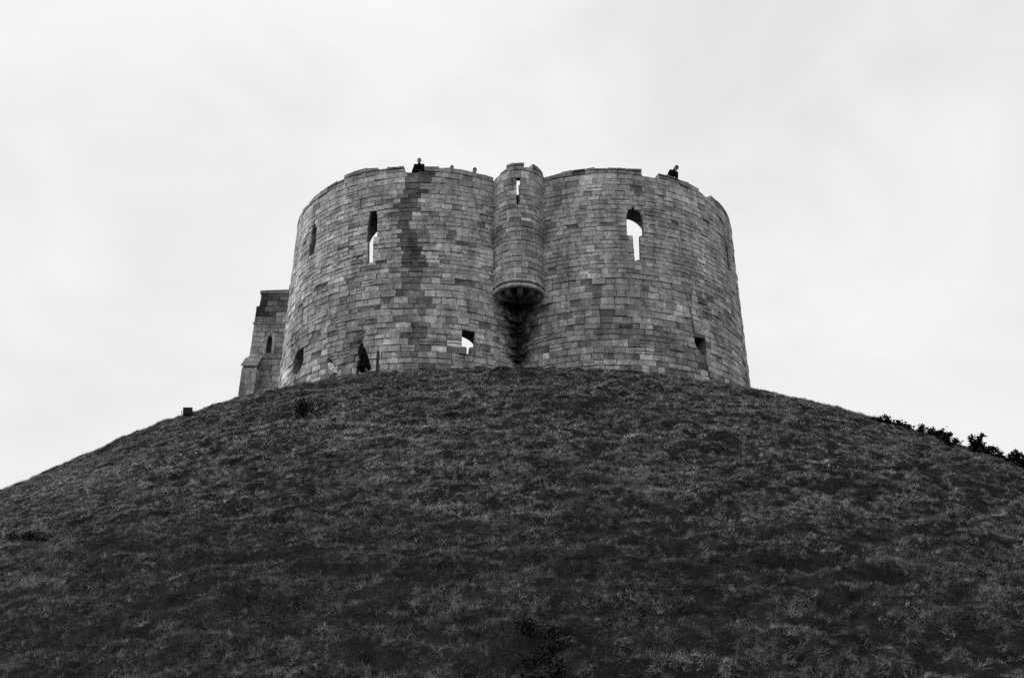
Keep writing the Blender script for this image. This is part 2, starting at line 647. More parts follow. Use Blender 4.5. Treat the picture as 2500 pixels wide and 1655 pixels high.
COURSES = [-1.75]
while COURSES[-1] < 10.44:
    z = COURSES[-1]
    h = random.uniform(0.25, 0.37) if z < 5.0 else (random.uniform(0.205, 0.275) if z < 9.3 else random.uniform(0.34, 0.40))
    COURSES.append(z + h)
COURSES[-1] = 10.44
if COURSES[-1] - COURSES[-2] < 0.2:
    COURSES.pop(-2)


def base_tint(z=0.0):
    t = random.gauss(0.82, 0.15 if z < 5.2 else 0.10)
    u = random.random()
    if u < 0.08:
        t *= 1.28
    elif u < 0.17:
        t *= 0.62
    return max(0.3, t)


def lay_course(key, z0, z1, p_lo, p_hi):
    lb = LOBES[key]
    zm = (z0 + z1) / 2
    gaps = []
    for o in OPEN[key]:
        zl = [zm] if 'blind' not in o else [z0 + (z1 - z0) * k for k in (0.15, 0.5, 0.85)]
        ss = [q_ for q_ in (poly_span(o['poly'], zz_) for zz_ in zl) if q_]
        if ss:
            gaps.append((min(q_[0] for q_ in ss), max(q_[1] for q_ in ss)))
    for cr_ in CRACKS[key]:
        ys = sorted((b, a) for a, b in cr_)
        if ys[0][0] < zm < ys[-1][0]:
            c = interp(ys, zm)
            gaps.append((c - 0.42, c + 0.42))
    gaps.sort()
    merged = []
    for g in gaps:
        if merged and g[0] <= merged[-1][1]:
            merged[-1] = (merged[-1][0], max(g[1], merged[-1][1]))
        else:
            merged.append(g)
    segs, cur = [], p_lo
    for g in merged:
        if g[0] > cur:
            segs.append((cur, min(g[0], p_hi)))
        cur = max(cur, g[1])
    if cur < p_hi:
        segs.append((cur, p_hi))
    lo, hi = ((0.34, 0.74) if z0 < 5.0 else (0.26, 0.66)) if z0 < 9.3 else (0.42, 0.82)
    for a, b in segs:
        p = a
        first = True
        while p < b - 0.02:
            w = math.degrees(random.uniform(lo, hi) * (random.uniform(0.4, 1) if first else 1) / RAD)
            if p + w > b - math.degrees(0.18 / RAD):
                w = b - p
            q_ = p + w
            first = False
            x = lb.c[0] + RAD * math.sin(R_((p + q_) / 2))
            t = base_tint(zm) * stain_and_sun(key, (p + q_) / 2, zm, x)
            off = random.gauss(0.0, 0.012)
            u = random.random()
            rough_zone = 1.0 if z0 < 4.6 else 0.35
            if key == 'l' and z0 < 5.2 and p < -14:
                rough_zone = 1.9
            if z0 < 1.4:
                rough_zone = max(rough_zone, 1.7)
                t *= random.choice((0.8, 1.0, 1.0, 1.1, 1.25))
            if abs((p + q_) / 2) > 75:
                rough_zone *= 0.5
            gap = random.uniform(0.006, 0.034) if z0 < 4.6 else random.uniform(0.0, 0.024)
            if u < 0.065 * rough_zone:
                off -= random.uniform(0.03, 0.05)
                t *= 0.8
            elif u < 0.085 * rough_zone:
                p = q_
                continue
            elif u < 0.16 * rough_zone:
                off += random.uniform(0.015, 0.035)
            ns = 1
            if z1 - z0 > 0.27 and u > 0.90:       # two thin stones in one course
                zc = z0 + (z1 - z0) * random.uniform(0.4, 0.6)
                for (za, zb) in ((z0, zc), (zc, z1)):
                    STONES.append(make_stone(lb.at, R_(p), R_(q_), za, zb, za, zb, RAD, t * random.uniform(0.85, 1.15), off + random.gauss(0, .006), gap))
            else:
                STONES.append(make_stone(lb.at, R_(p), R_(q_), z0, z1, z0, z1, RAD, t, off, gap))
            p = q_


def rim_course(key, at, p_lo, p_hi, rad, zc, deep, tintf, nseg=1):
    """the ragged top course: stones from the last bed up to the broken rim."""
    rim = RIM[key]
    edges = sorted({a for a, _ in rim if p_lo < a < p_hi} | {p_lo, p_hi})
    cuts = [edges[0]]
    for e in edges[1:]:
        while e - cuts[-1] > math.degrees(0.85 / rad):
            cuts.append(cuts[-1] + math.degrees(random.uniform(0.42, 0.72) / rad))
        if e - cuts[-1] > 0.35:
            cuts.append(e)
        else:
            cuts[-1] = e
    for a, b in zip(cuts, cuts[1:]):
        za, zb = interp(rim, a + 0.11), interp(rim, b - 0.11)
        h = (za + zb) / 2 - zc
        if h < 0.1:
            continue
        j = lambda: random.uniform(-0.07, 0.02)
        t = tintf((a + b) / 2)
        if h > 0.36:
            zmid = zc + h * 0.55
            STONES.append(make_stone(at, R_(a), R_(b), zc, zmid, zc, zmid, rad, t * random.uniform(.9, 1.2), 0.0, 0.02, deep, nseg))
            STONES.append(make_stone(at, R_(a), R_(b), zmid, za + j(), zmid, zb + j(), rad, t * .8, 0.02, 0.02, deep, nseg))
        else:
            STONES.append(make_stone(at, R_(a), R_(b), zc, za + j(), zc, zb + j(), rad, t, random.uniform(0, .03), 0.02, deep, nseg))


for key, lo, hi in (('l', -112, half_o), ('r', -half_o, 112)):
    for z0, z1 in zip(COURSES, COURSES[1:]):
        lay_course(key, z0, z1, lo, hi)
    rim_course(key, LOBES[key].at, lo, hi, RAD, 10.44, 0.42, lambda p: base_tint() * 0.62)
    # parapet backing behind the face stones, following the rim
    V, F = [], []
    n = 0
    p = lo
    lb = LOBES[key]
    while p <= hi:
        zt = min(interp(RIM[key], p - 0.4), interp(RIM[key], p + 0.4), interp(RIM[key], p)) - 0.07
        V += [lb.at(R_(p), WALK - 0.2, -0.06), lb.at(R_(p), zt, -0.06), lb.at(R_(p), zt, -0.40), lb.at(R_(p), WALK - 0.2, -0.40)]
        n += 1
        p += 0.4
    for i in range(n - 1):
        for k in range(4):
            F.append((4 * i + k, 4 * i + (k + 1) % 4, 4 * i + 4 + (k + 1) % 4, 4 * i + 4 + k))
    F += [(0, 3, 2, 1), (4 * n - 4, 4 * n - 3, 4 * n - 2, 4 * n - 1)]
    obj('parapet', V, F, 'mortar', tower)

# voussoirs over the two tall windows
def voussoirs(key, pts, depth=0.26):
    lb = LOBES[key]
    for (a, za), (b, zb), (c, zc), (d, zd) in pts:
        t = base_tint() * 0.9
        V = []
        for off, s in ((-0.12, 1.0), (0.035, 1.0), (0.05, 0.94)):
            cx = (a + b + c + d) / 4
            cz = (za + zb + zc + zd) / 4
            for p, z in ((a, za), (b, zb), (c, zc), (d, zd)):
                V.append(lb.at(R_(cx + (p - cx) * s), cz + (z - cz) * s, off))
        F = [(8, 9, 10, 11)]
        for l in (0, 4):
            for k in range(4):
                F.append((l + k, l + (k + 1) % 4, l + 4 + (k + 1) % 4, l + 4 + k))
        STONES.append((V, F, t, 0.0))


# turret -------------------------------------------------------------------
def shell(r0, r1, z0, z1, a0=0, a1=360, n=48):
    V, F = [], []
    for i in range(n):
        t = R_(a0 + (a1 - a0) * i / n)
        for r, z in ((r0, z0), (r0, z1), (r1, z1), (r1, z0)):
            V.append((TUR.c[0] + r * math.sin(t), TUR.c[1] - r * math.cos(t), z))
    for i in range(n):
        j = (i + 1) % n
        for k in range(4):
            F.append((4 * i + k, 4 * i + (k + 1) % 4, 4 * j + (k + 1) % 4, 4 * j + k))
    return V, F


def lathe(profile, a0, a1, n=40, cx=TUR.c[0], cy=TUR.c[1]):
    V, F = [], []
    m = len(profile)
    for i in range(n + 1):
        t = R_(a0 + (a1 - a0) * i / n)
        for r, z in profile:
            V.append((cx + r * math.sin(t), cy - r * math.cos(t), z))
    for i in range(n):
        for k in range(m):
            F.append((i * m + k, i * m + (k + 1) % m, (i + 1) * m + (k + 1) % m, (i + 1) * m + k))
    F.append(tuple(range(m)))
    F.append(tuple(n * m + k for k in range(m))[::-1])
    return V, F


tv, tf_ = shell(TUR.rad - 0.055, 0.86, 4.25, 10.42)
tcore = obj('turret', tv, tf_, 'mortar', tower)
tcore['label'] = 'small round turret corbelled out between the two lobes'
bm = bmesh.new(); bm.from_mesh(tcore.data); bmesh.ops.recalc_face_normals(bm, faces=bm.faces); bm.to_mesh(tcore.data); bm.free()
SLIT = (-0.045, 0.135, 8.52, 10.08)     # x from, x to, z from, z to
cv, cf = box(TUR.c[0] - 0.08 + SLIT[0], TUR.c[0] - 0.08 + SLIT[1], -13, -11.2, SLIT[2], SLIT[3])
cm = bpy.data.meshes.new('cut'); cm.from_pydata(cv, [], cf)
co = bpy.data.objects.new('cut', cm); COL.objects.link(co)
md = tcore.modifiers.new('cut', 'BOOLEAN'); md.object = co; md.solver = 'EXACT'; md.operation = 'DIFFERENCE'
dg = bpy.context.evaluated_depsgraph_get()
nm = bpy.data.meshes.new_from_object(tcore.evaluated_get(dg))
tcore.modifiers.clear(); tcore.data = nm; bpy.data.objects.remove(co)
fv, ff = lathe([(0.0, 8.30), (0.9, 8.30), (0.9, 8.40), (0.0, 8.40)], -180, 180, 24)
obj('chamber_floor', fv, ff, 'soot_shade', tcore)
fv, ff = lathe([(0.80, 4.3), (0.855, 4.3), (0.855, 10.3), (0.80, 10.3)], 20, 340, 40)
obj('added_dark_lining', fv, ff, 'soot_shade', tcore)  # dark cylinder added so the slit looks unlit inside

sl = (math.degrees(math.asin((SLIT[0] - 0.08) / TUR.rad)), math.degrees(math.asin((SLIT[1] - 0.08) / TUR.rad)))
TC = [4.44]
while TC[-1] < 10.40:
    z = TC[-1]
    TC.append(z + (random.uniform(0.27, 0.34) if z < 6.2 else random.uniform(0.21, 0.3) if z < 9.5 else 0.37))
TC[-1] = 10.44
if TC[-1] - TC[-2] < 0.17:
    TC.pop(-2)


def tur_tint(p, z):
    t = base_tint()
    if 6.6 < z < 7.4:
        t *= 0.72
    return t * (0.95 if p < 10 else 0.85)


for z0, z1 in zip(TC, TC[1:]):
    zm = (z0 + z1) / 2
    segs = [(-100, 100)]
    if SLIT[2] < zm < SLIT[3]:
        segs = [(-100, sl[0]), (sl[1], 100)]
    for a, b in segs:
        p = a
        first = True
        while p < b - 0.1:
            w = math.degrees(random.uniform(0.34, 0.66) * (random.uniform(.4, 1) if first else 1) / TUR.rad)
            first = False
            if p + w > b - 8:
                w = b - p
            STONES.append(make_stone(TUR.at, R_(p), R_(p + w), z0, z1, z0, z1, TUR.rad, tur_tint(p + w / 2, zm), random.gauss(0, .008), random.uniform(.008, .02), nseg=3))
            p += w
rim_course('t', TUR.at, -100, 100, TUR.rad, 10.44, 0.36, lambda p: base_tint() * 0.62, 3)
V, F = [], []
n = 0
p = -100
while p <= 100:
    zt = min(interp(RIM['t'], p - 1.2), interp(RIM['t'], p + 1.2)) - 0.06
    V += [TUR.at(R_(p), 10.3, -.06), TUR.at(R_(p), zt, -.06), TUR.at(R_(p), zt, -.34), TUR.at(R_(p), 10.3, -.34)]
    n += 1
    p += 1.2
for i in range(n - 1):
    for k in range(4):
        F.append((4 * i + k, 4 * i + (k + 1) % 4, 4 * i + 4 + (k + 1) % 4, 4 * i + 4 + k))
F += [(0, 3, 2, 1), (4 * n - 4, 4 * n - 3, 4 * n - 2, 4 * n - 1)]
obj('turret_parapet', V, F, 'mortar', tcore)


def roll(rc, zc, r, n=9):
    return [(rc + r * math.cos(R_(a)), zc + r * math.sin(R_(a))) for a in np.linspace(-95, 95, n)]


for nm_, prof in (('upper_moulding', [(1.0, 4.28)] + roll(TUR.rad - 0.01, 4.38, 0.06) + [(1.0, 4.44)]),
                  ('lower_moulding', [(1.0, 4.06)] + roll(TUR.rad - 0.07, 4.14, 0.10) + [(1.0, 4.25)])):
    for a0, a1 in ((-98, -34), (-33.2, 4), (4.8, 40), (40.8, 98)):
        v, f = lathe(prof, a0, a1, 16)
        o = obj(nm_, v, f, 'stone', tcore, True, random.uniform(0.78, 0.95))


# corbels under the turret: quarter-round brackets
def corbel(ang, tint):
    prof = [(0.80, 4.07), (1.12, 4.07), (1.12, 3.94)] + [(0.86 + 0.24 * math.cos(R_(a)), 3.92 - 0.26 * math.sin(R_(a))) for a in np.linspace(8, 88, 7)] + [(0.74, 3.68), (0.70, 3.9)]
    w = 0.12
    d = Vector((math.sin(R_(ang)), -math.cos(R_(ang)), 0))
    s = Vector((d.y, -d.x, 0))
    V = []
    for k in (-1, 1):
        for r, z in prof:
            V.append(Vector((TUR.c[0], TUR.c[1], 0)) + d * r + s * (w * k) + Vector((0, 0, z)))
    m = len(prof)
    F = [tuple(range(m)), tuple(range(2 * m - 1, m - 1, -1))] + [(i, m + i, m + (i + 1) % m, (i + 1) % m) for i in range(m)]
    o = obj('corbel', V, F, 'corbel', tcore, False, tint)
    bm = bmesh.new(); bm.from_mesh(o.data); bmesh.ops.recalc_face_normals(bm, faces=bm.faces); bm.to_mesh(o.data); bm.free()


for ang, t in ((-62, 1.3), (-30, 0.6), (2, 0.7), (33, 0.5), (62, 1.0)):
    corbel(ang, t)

# rough shaft stones in the fold below the corbels
for i in range(40):
    z = random.uniform(-0.6, 3.4)
    s = random.choice((-1, 1))
    xx = s * random.uniform(0.08, 0.35)
    yy = -10.37 - random.uniform(0.0, 0.16)
    w, h, d = random.uniform(.08, .2), random.uniform(.06, .15), random.uniform(.1, .2)
    v, f = box(-w, w, -d, d, -h, h)
    ang = random.uniform(-.4, .4)
    v = [Vector(q) + Vector((random.uniform(-.04, .04) for _ in range(3))) for q in v]
    v = [Matrix.Rotation(ang, 3, 'Z') @ q + Vector((xx, yy, z)) for q in v]
    STONES.append((v, f, random.choice((0.3, 0.5, 0.7, 1.0, 2.2 if xx > 0 else 0.8)), 0.0))

STONES.sort(key=lambda s: -s[3])
for V, F, t, sc in STONES[:300]:
    obj('stone_block', V, F, 'stone', tower, False, t)
allV, allF, allT = [], [], []
for V, F, t, sc in STONES[300:]:
    n = len(allV)
    allV += V
    allF += [tuple(i + n for i in f) for f in F]
    allT += [t] * len(V)
rest = obj('stonework', allV, allF, 'stone', tower, False, np.array(allT))
rest['kind'] = 'stuff'
rest['label'] = 'coursed limestone blocks of the tower wall'

# ------------------------------------------------------------------ forebuilding at the left
WX0, WX1, WY = -14.62, -9.0, -2.5
fore = empty('forebuilding', (-12.5, 0, 0), 'lower square stone block behind the left lobe, with a lancet window and a buttress', 'building')


class Plane:
    """front face: s runs along x."""
    def __init__(s, y):
        s.y = y

    def at(s, x, z, off=0.0):
        return Vector((x, s.y - off, z))


class SidePlane:
    """face towards +x: s runs along y."""
    def __init__(s, x):
        s.x = x

    def at(s, y, z, off=0.0):
        return Vector((s.x + off, y, z))


def wing_left(z):
    return interp([(-3, -14.50), (4.6, -14.46), (7.8, -14.40), (8.0, -14.22), (9, -14.22)], z)


# core
zs_ = [-2.5, 2, 4.6, 7.8, 8.0, 8.62]
V, F = [], []
for z in zs_:
    x0 = wing_left(z) + 0.06
    V += [(x0, WY + 0.06, z), (WX1, WY + 0.06, z), (WX1, 3.0, z), (x0, 3.0, z)]
for i in range(len(zs_) - 1):
    for k in range(4):
        F.append((4 * i + k, 4 * i + (k + 1) % 4, 4 * i + 4 + (k + 1) % 4, 4 * i + 4 + k))
m = 4 * (len(zs_) - 1)
F += [(3, 2, 1, 0), (m, m + 1, m + 2, m + 3)]
wcore = obj('wall', V, F, 'mortar', fore)
bm = bmesh.new(); bm.from_mesh(wcore.data); bmesh.ops.recalc_face_normals(bm, faces=bm.faces); bm.to_mesh(wcore.data); bm.free()
LANC = [(-13.58, 4.80), (-13.58, 5.72), (-13.53, 5.92), (-13.43, 6.10), (-13.33, 5.92), (-13.28, 5.72), (-13.28, 4.80)]
V = [(x, -3.2, z) for x, z in LANC] + [(x, WY + 0.55, z) for x, z in LANC]
n = len(LANC)
F = [tuple(range(n)), tuple(range(2 * n - 1, n - 1, -1))] + [(i, n + i, n + (i + 1) % n, (i + 1) % n) for i in range(n)]
cm = bpy.data.meshes.new('cut'); cm.from_pydata(V, [], F)
bm = bmesh.new(); bm.from_mesh(cm); bmesh.ops.recalc_face_normals(bm, faces=bm.faces); bm.to_mesh(cm); bm.free()
co = bpy.data.objects.new('cut', cm); COL.objects.link(co)
md = wcore.modifiers.new('cut', 'BOOLEAN'); md.object = co; md.solver = 'EXACT'; md.operation = 'DIFFERENCE'
dg = bpy.context.evaluated_depsgraph_get()
nm = bpy.data.meshes.new_from_object(wcore.evaluated_get(dg))
wcore.modifiers.clear(); wcore.data = nm; bpy.data.objects.remove(co)
wp = Plane(WY)
zc = 1.2
lv = [zc]
while lv[-1] < 8.55:
    lv.append(lv[-1] + random.uniform(0.27, 0.38))
lv[-1] = 8.6


def wing_tint(x, z):
    t = base_tint() * 0.86
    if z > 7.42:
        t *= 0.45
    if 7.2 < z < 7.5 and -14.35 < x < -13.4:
        t *= 0.35  # shade of a recessed slot put into the stone tint
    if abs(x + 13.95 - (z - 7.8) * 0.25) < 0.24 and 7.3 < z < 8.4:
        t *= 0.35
    if z < 4.7:
        t *= 0.8
    return t


for z0, z1 in zip(lv, lv[1:]):
    zm = (z0 + z1) / 2
    x = wing_left(zm)
    hole = poly_span(LANC, zm)
    segs = [(x, WX1 - 1.5)] if not hole else [(x, hole[0]), (hole[1], WX1 - 1.5)]
    for a, b in segs:
        p = a
        while p < b - 0.02:
            w = random.uniform(0.34, 0.72)
            if p + w > b - 0.18:
                w = b - p
            s = make_stone(wp.at, p, p + w, z0, z1, z0, z1, 1.0, wing_tint(p + w / 2, zm), random.gauss(0, .01), .018)
            obj('stone_block', s[0], s[1], 'stone', fore, False, s[2])
            p += w
# coping, string course, lancet surround
v, f = box(-14.27, WX1, WY - 0.05, 3.05, 8.62, 8.78)
v = [(x, y, z + (0.05 * (x + 14.5) if z > 8.7 else 0)) for x, y, z in v]
obj('coping', v, f, 'stone', fore, False, 0.42)
v, f = box(-14.46, WX1, WY - 0.05, WY + 0.05, 6.71, 6.79)
obj('string_course', v, f, 'stone', fore, False, 0.7)
v, f = box(-14.48, WX1, WY - 0.04, WY + 0.05, 4.67, 4.75)
obj('sill_course', v, f, 'stone', fore, False, 0.8)
win = obj('window', *box(-13.66, -13.20, WY + 0.40, WY + 0.44, 4.7, 6.2), 'mortar', fore)
for s in (-1, 1):
    pts = [(-13.43 + s * .15, 4.8), (-13.43 + s * .15, 5.7), (-13.43 + s * .1, 5.93), (-13.43, 6.12)]
    pts2 = [(-13.43 + s * .3, 4.8), (-13.43 + s * .3, 5.75), (-13.43 + s * .2, 6.08), (-13.43, 6.34)]
    V = []
    for yy in (WY - 0.035, WY + 0.1):
        V += [(x, yy, z) for x, z in pts] + [(x, yy, z) for x, z in pts2]
    F = []
    for i in range(3):
        F += [(i, i + 1, 4 + i + 1, 4 + i), (8 + i, 12 + i, 12 + i + 1, 8 + i + 1), (i, 8 + i, 8 + i + 1, i + 1), (4 + i, 4 + i + 1, 12 + i + 1, 12 + i)]
    F += [(0, 4, 12, 8), (3, 11, 15, 7)]
    o = obj('window_surround', V, F, 'stone', win, False, 0.85)
    bm = bmesh.new(); bm.from_mesh(o.data); bmesh.ops.recalc_face_normals(bm, faces=bm.faces); bm.to_mesh(o.data); bm.free()
# buttress
BX0, BX1, BY = -14.60, -13.78, -3.2
bv = [(BX0 + .04, BY + .04, -2), (BX1 - .04, BY + .04, -2), (BX1 - .04, WY, -2), (BX0 + .04, WY, -2),
      (BX0 + .04, BY + .04, 3.8), (BX1 - .04, BY + .04, 3.8), (BX1 - .04, WY, 4.6), (BX0 + .04, WY, 4.6)]
butt = obj('buttress', bv, box(0, 1, 0, 1, 0, 1)[1], 'mortar', fore)
for fpl, a, b in ((Plane(BY), BX0, BX1), (SidePlane(BX1), BY, WY)):
    z = 1.0
    while z < 3.78:
        h = min(random.uniform(.27, .36), 3.82 - z)
        if h < .1:
            break
        p = a
        while p < b - .02:
            w = random.uniform(.36, .6)
            if p + w > b - .2:
                w = b - p
            s = make_stone(fpl.at, p, p + w, z, z + h, z, z + h, 1.0, base_tint() * .85, random.gauss(0, .008), .018)
            obj('stone_block', s[0], s[1], 'stone', butt, False, s[2])
            p += w
        z += h
for i in range(3):           # weathered sloping top slabs
    f0, f1 = i / 3, (i + 1) / 3
    y0, y1 = BY - .05 + .8 * f0, BY - .05 + .8 * f1
    z0, z1 = 3.84 + .8 * f0, 3.84 + .8 * f1
    V = [(BX0 - .03, y0, z0), (BX1 + .03, y0, z0), (BX1 + .03, y1, z1), (BX0 - .03, y1, z1),
         (BX0 - .03, y0, z0 + .1), (BX1 + .03, y0, z0 + .1), (BX1 + .03, y1, z1 + .07), (BX0 - .03, y1, z1 + .07)]
    obj('slab', V, box(0, 1, 0, 1, 0, 1)[1], 'stone', butt, False, random.uniform(.5, .8))

# ------------------------------------------------------------------ grass
def blade(V, F, base, az, length, width, lean, curl, n=3):
    d = Vector((math.cos(az), math.sin(az), 0))
    s = Vector((-d.y, d.x, 0)) * width
    p = Vector(base)
    a = lean
    k0 = len(V)
    for i in range(n + 1):
        w = 1 - (i / n) ** 1.5
        if i < n:
            V.append(p - s * w)
            V.append(p + s * w)
        else:
            V.append(p)
        p = p + (d * math.sin(a) + Vector((0, 0, math.cos(a)))) * (length / n)
        a += curl / n
    for i in range(n - 1):
        F.append((k0 + 2 * i, k0 + 2 * i + 1, k0 + 2 * i + 3, k0 + 2 * i + 2))
    F.append((k0 + 2 * n - 2, k0 + 2 * n - 1, k0 + 2 * n))


tufts = bpy.data.collections.new('grass_tufts')
for v_ in range(6):
    V, F = [], []
    for i in range(30):
        az = random.uniform(0, 2 * math.pi)
        rr = random.uniform(0, 0.09)
        base = (rr * math.cos(az * 1.7), rr * math.sin(az * 1.7), -0.03)
        blade(V, F, base, az, random.uniform(0.06, 0.17), random.uniform(0.0020, 0.0036), random.uniform(0.3, 1.2), random.uniform(0.4, 2.0))
    me = bpy.data.meshes.new('tuft')
    me.from_pydata([tuple(v) for v in V], [], F)
    me.materials.append(M['grass'])
    o = bpy.data.objects.new('tuft', me)
    tufts.objects.link(o)

NP = 460000
th = rng.uniform(R_(-66), R_(66), NP)
r = np.sqrt(rng.uniform(12.7 ** 2, 43.5 ** 2, NP))
x, y = r * np.sin(th), -r * np.cos(th)
keep = np.ones(NP, bool)
for sx in (-1, 1):
    keep &= np.hypot(x - sx * A, y + A) > RAD + 0.04
# height of the built sheet under each tuft (bilinear on the mound's own grid)
fi = np.clip(np.searchsorted(rs, r) - 1, 0, len(rs) - 2)
fj = np.clip(np.searchsorted(ths, th) - 1, 0, len(ths) - 2)
ur = (r - rs[fi]) / (rs[fi + 1] - rs[fi])
ut = (th - ths[fj]) / (ths[fj + 1] - ths[fj])
z = (ZZ[fi, fj] * (1 - ut) + ZZ[fi, fj + 1] * ut) * (1 - ur) + (ZZ[fi + 1, fj] * (1 - ut) + ZZ[fi + 1, fj + 1] * ut) * ur
px, py, pd = project(x, y, z)
keep &= (np.abs(px) < 0.62) & (py > -0.40)
a_, b_ = th * 27, r * 1.24
dens = fbm(a_ / 0.8 + .4 * b_, b_ / 0.5, 77, 2)
keep &= rng.random(NP) < np.clip(0.62 + (dens - 0.36) * 4.0, 0.48, 1) * (1 - 0.55 * pits(a_, b_))
keep &= (pd < 30) | (rng.random(NP) < 0.85)
x, y, z, r, th = x[keep], y[keep], z[keep], r[keep], th[keep]
a_, b_, dens = a_[keep], b_[keep], dens[keep]
N = len(x)
e = 0.15
gx = (ground_z(x + e, y) - ground_z(x - e, y)) / (2 * e)
gy = (ground_z(x, y + e) - ground_z(x, y - e)) / (2 * e)
nrm = np.stack([-gx, -gy, np.ones(N)], 1)
nrm /= np.linalg.norm(nrm, axis=1)[:, None]
up = nrm * 0.75 + np.array([0, 0, 0.25])
up += rng.normal(0, 0.16, (N, 3))
up /= np.linalg.norm(up, axis=1)[:, None]
az = np.arctan2(up[:, 1], up[:, 0])
tl_ = np.arccos(np.clip(up[:, 2], -1, 1))
sp = rng.uniform(0, 2 * math.pi, N)
ca, sa, cb, sb, cc, sc_ = np.cos(az), np.sin(az), np.cos(tl_), np.sin(tl_), np.cos(sp), np.sin(sp)
# Rz(az) Ry(tilt) Rz(spin)
R00 = ca * cb * cc - sa * sc_
R10 = sa * cb * cc + ca * sc_
R20 = -sb * cc
R21 = sb * sc_
R22 = cb
eul = np.stack([np.arctan2(R21, R22), -np.arcsin(np.clip(R20, -1, 1)), np.arctan2(R10, R00)], 1)
coarse = fbm(a_ / 3.2, b_ / 2.2, 55, 3)
scl = rng.uniform(0.6, 1.15, N) * (0.78 + 0.5 * coarse) * np.clip((r - 12.2) / 6.0, 0.42, 1)
# dry and lush swards: large irregular patches, drier and paler over the middle of the slope
patch = fbm(a_ / 9.0 + 3, b_ / 6.0, 91, 3)
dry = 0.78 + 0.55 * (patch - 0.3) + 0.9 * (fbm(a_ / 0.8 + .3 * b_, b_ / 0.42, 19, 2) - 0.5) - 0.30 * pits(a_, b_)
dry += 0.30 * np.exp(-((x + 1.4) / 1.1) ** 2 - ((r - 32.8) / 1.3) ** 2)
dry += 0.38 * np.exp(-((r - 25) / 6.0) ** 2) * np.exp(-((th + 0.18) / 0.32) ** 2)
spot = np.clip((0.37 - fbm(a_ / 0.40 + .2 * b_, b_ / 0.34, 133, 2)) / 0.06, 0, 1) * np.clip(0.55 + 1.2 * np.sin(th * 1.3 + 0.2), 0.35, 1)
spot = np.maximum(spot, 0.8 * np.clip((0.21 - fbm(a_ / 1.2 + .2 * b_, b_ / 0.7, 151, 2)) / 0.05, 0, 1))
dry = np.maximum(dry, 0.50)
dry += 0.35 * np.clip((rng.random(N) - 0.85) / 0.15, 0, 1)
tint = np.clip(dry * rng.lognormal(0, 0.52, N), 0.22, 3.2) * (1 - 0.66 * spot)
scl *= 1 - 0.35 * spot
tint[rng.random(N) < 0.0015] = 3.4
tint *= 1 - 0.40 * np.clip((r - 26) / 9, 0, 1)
print('grass tufts', N)
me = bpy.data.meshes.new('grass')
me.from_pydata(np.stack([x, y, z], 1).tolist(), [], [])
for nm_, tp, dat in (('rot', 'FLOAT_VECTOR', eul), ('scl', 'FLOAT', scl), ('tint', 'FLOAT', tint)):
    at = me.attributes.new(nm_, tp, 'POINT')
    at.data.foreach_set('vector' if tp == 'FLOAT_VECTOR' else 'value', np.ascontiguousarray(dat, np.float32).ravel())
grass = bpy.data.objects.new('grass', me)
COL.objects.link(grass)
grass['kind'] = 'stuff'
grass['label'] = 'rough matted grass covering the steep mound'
ng = bpy.data.node_groups.new('grass', 'GeometryNodeTree')
ng.interface.new_socket('Geometry', in_out='INPUT', socket_type='NodeSocketGeometry')
ng.interface.new_socket('Geometry', in_out='OUTPUT', socket_type='NodeSocketGeometry')
gi = ng.nodes.new('NodeGroupInput')
go = ng.nodes.new('NodeGroupOutput')
ip = ng.nodes.new('GeometryNodeInstanceOnPoints')
ci = ng.nodes.new('GeometryNodeCollectionInfo')
ci.inputs['Collection'].default_value = tufts
ci.inputs['Separate Children'].default_value = True
ip.inputs['Pick Instance'].default_value = True
ar = ng.nodes.new('GeometryNodeInputNamedAttribute'); ar.data_type = 'FLOAT_VECTOR'; ar.inputs['Name'].default_value = 'rot'
as_ = ng.nodes.new('GeometryNodeInputNamedAttribute'); as_.data_type = 'FLOAT'; as_.inputs['Name'].default_value = 'scl'
er = ng.nodes.new('FunctionNodeEulerToRotation')
rv = ng.nodes.new('FunctionNodeRandomValue'); rv.data_type = 'INT'
rv.inputs[4].default_value = 0
rv.inputs[5].default_value = 5
ng.links.new(gi.outputs[0], ip.inputs['Points'])
ng.links.new(ci.outputs[0], ip.inputs['Instance'])
ng.links.new(rv.outputs[2], ip.inputs['Instance Index'])
ng.links.new(ar.outputs['Attribute'], er.inputs[0])
ng.links.new(er.outputs[0], ip.inputs['Rotation'])
ng.links.new(as_.outputs['Attribute'], ip.inputs['Scale'])
ng.links.new(ip.outputs[0], go.inputs[0])
md = grass.modifiers.new('grass', 'NODES')
md.node_group = ng

# ------------------------------------------------------------------ plants
def leaf(V, F, p, d, L, W):
    d = Vector(d).normalized()
    s = d.cross(Vector((random.uniform(-.4, .4), random.uniform(-.4, .4), 1))).normalized()
    u = s.cross(d)
    k = len(V)
    V += [p, p + d * L * .4 + s * W, p + d * L * .45 + u * (W * .25), p + d * L * .4 - s * W, p + d * L - u * L * .15]
    F += [(k, k + 1, k + 2), (k, k + 2, k + 3), (k + 1, k + 4, k + 2), (k + 2, k + 4, k + 3)]


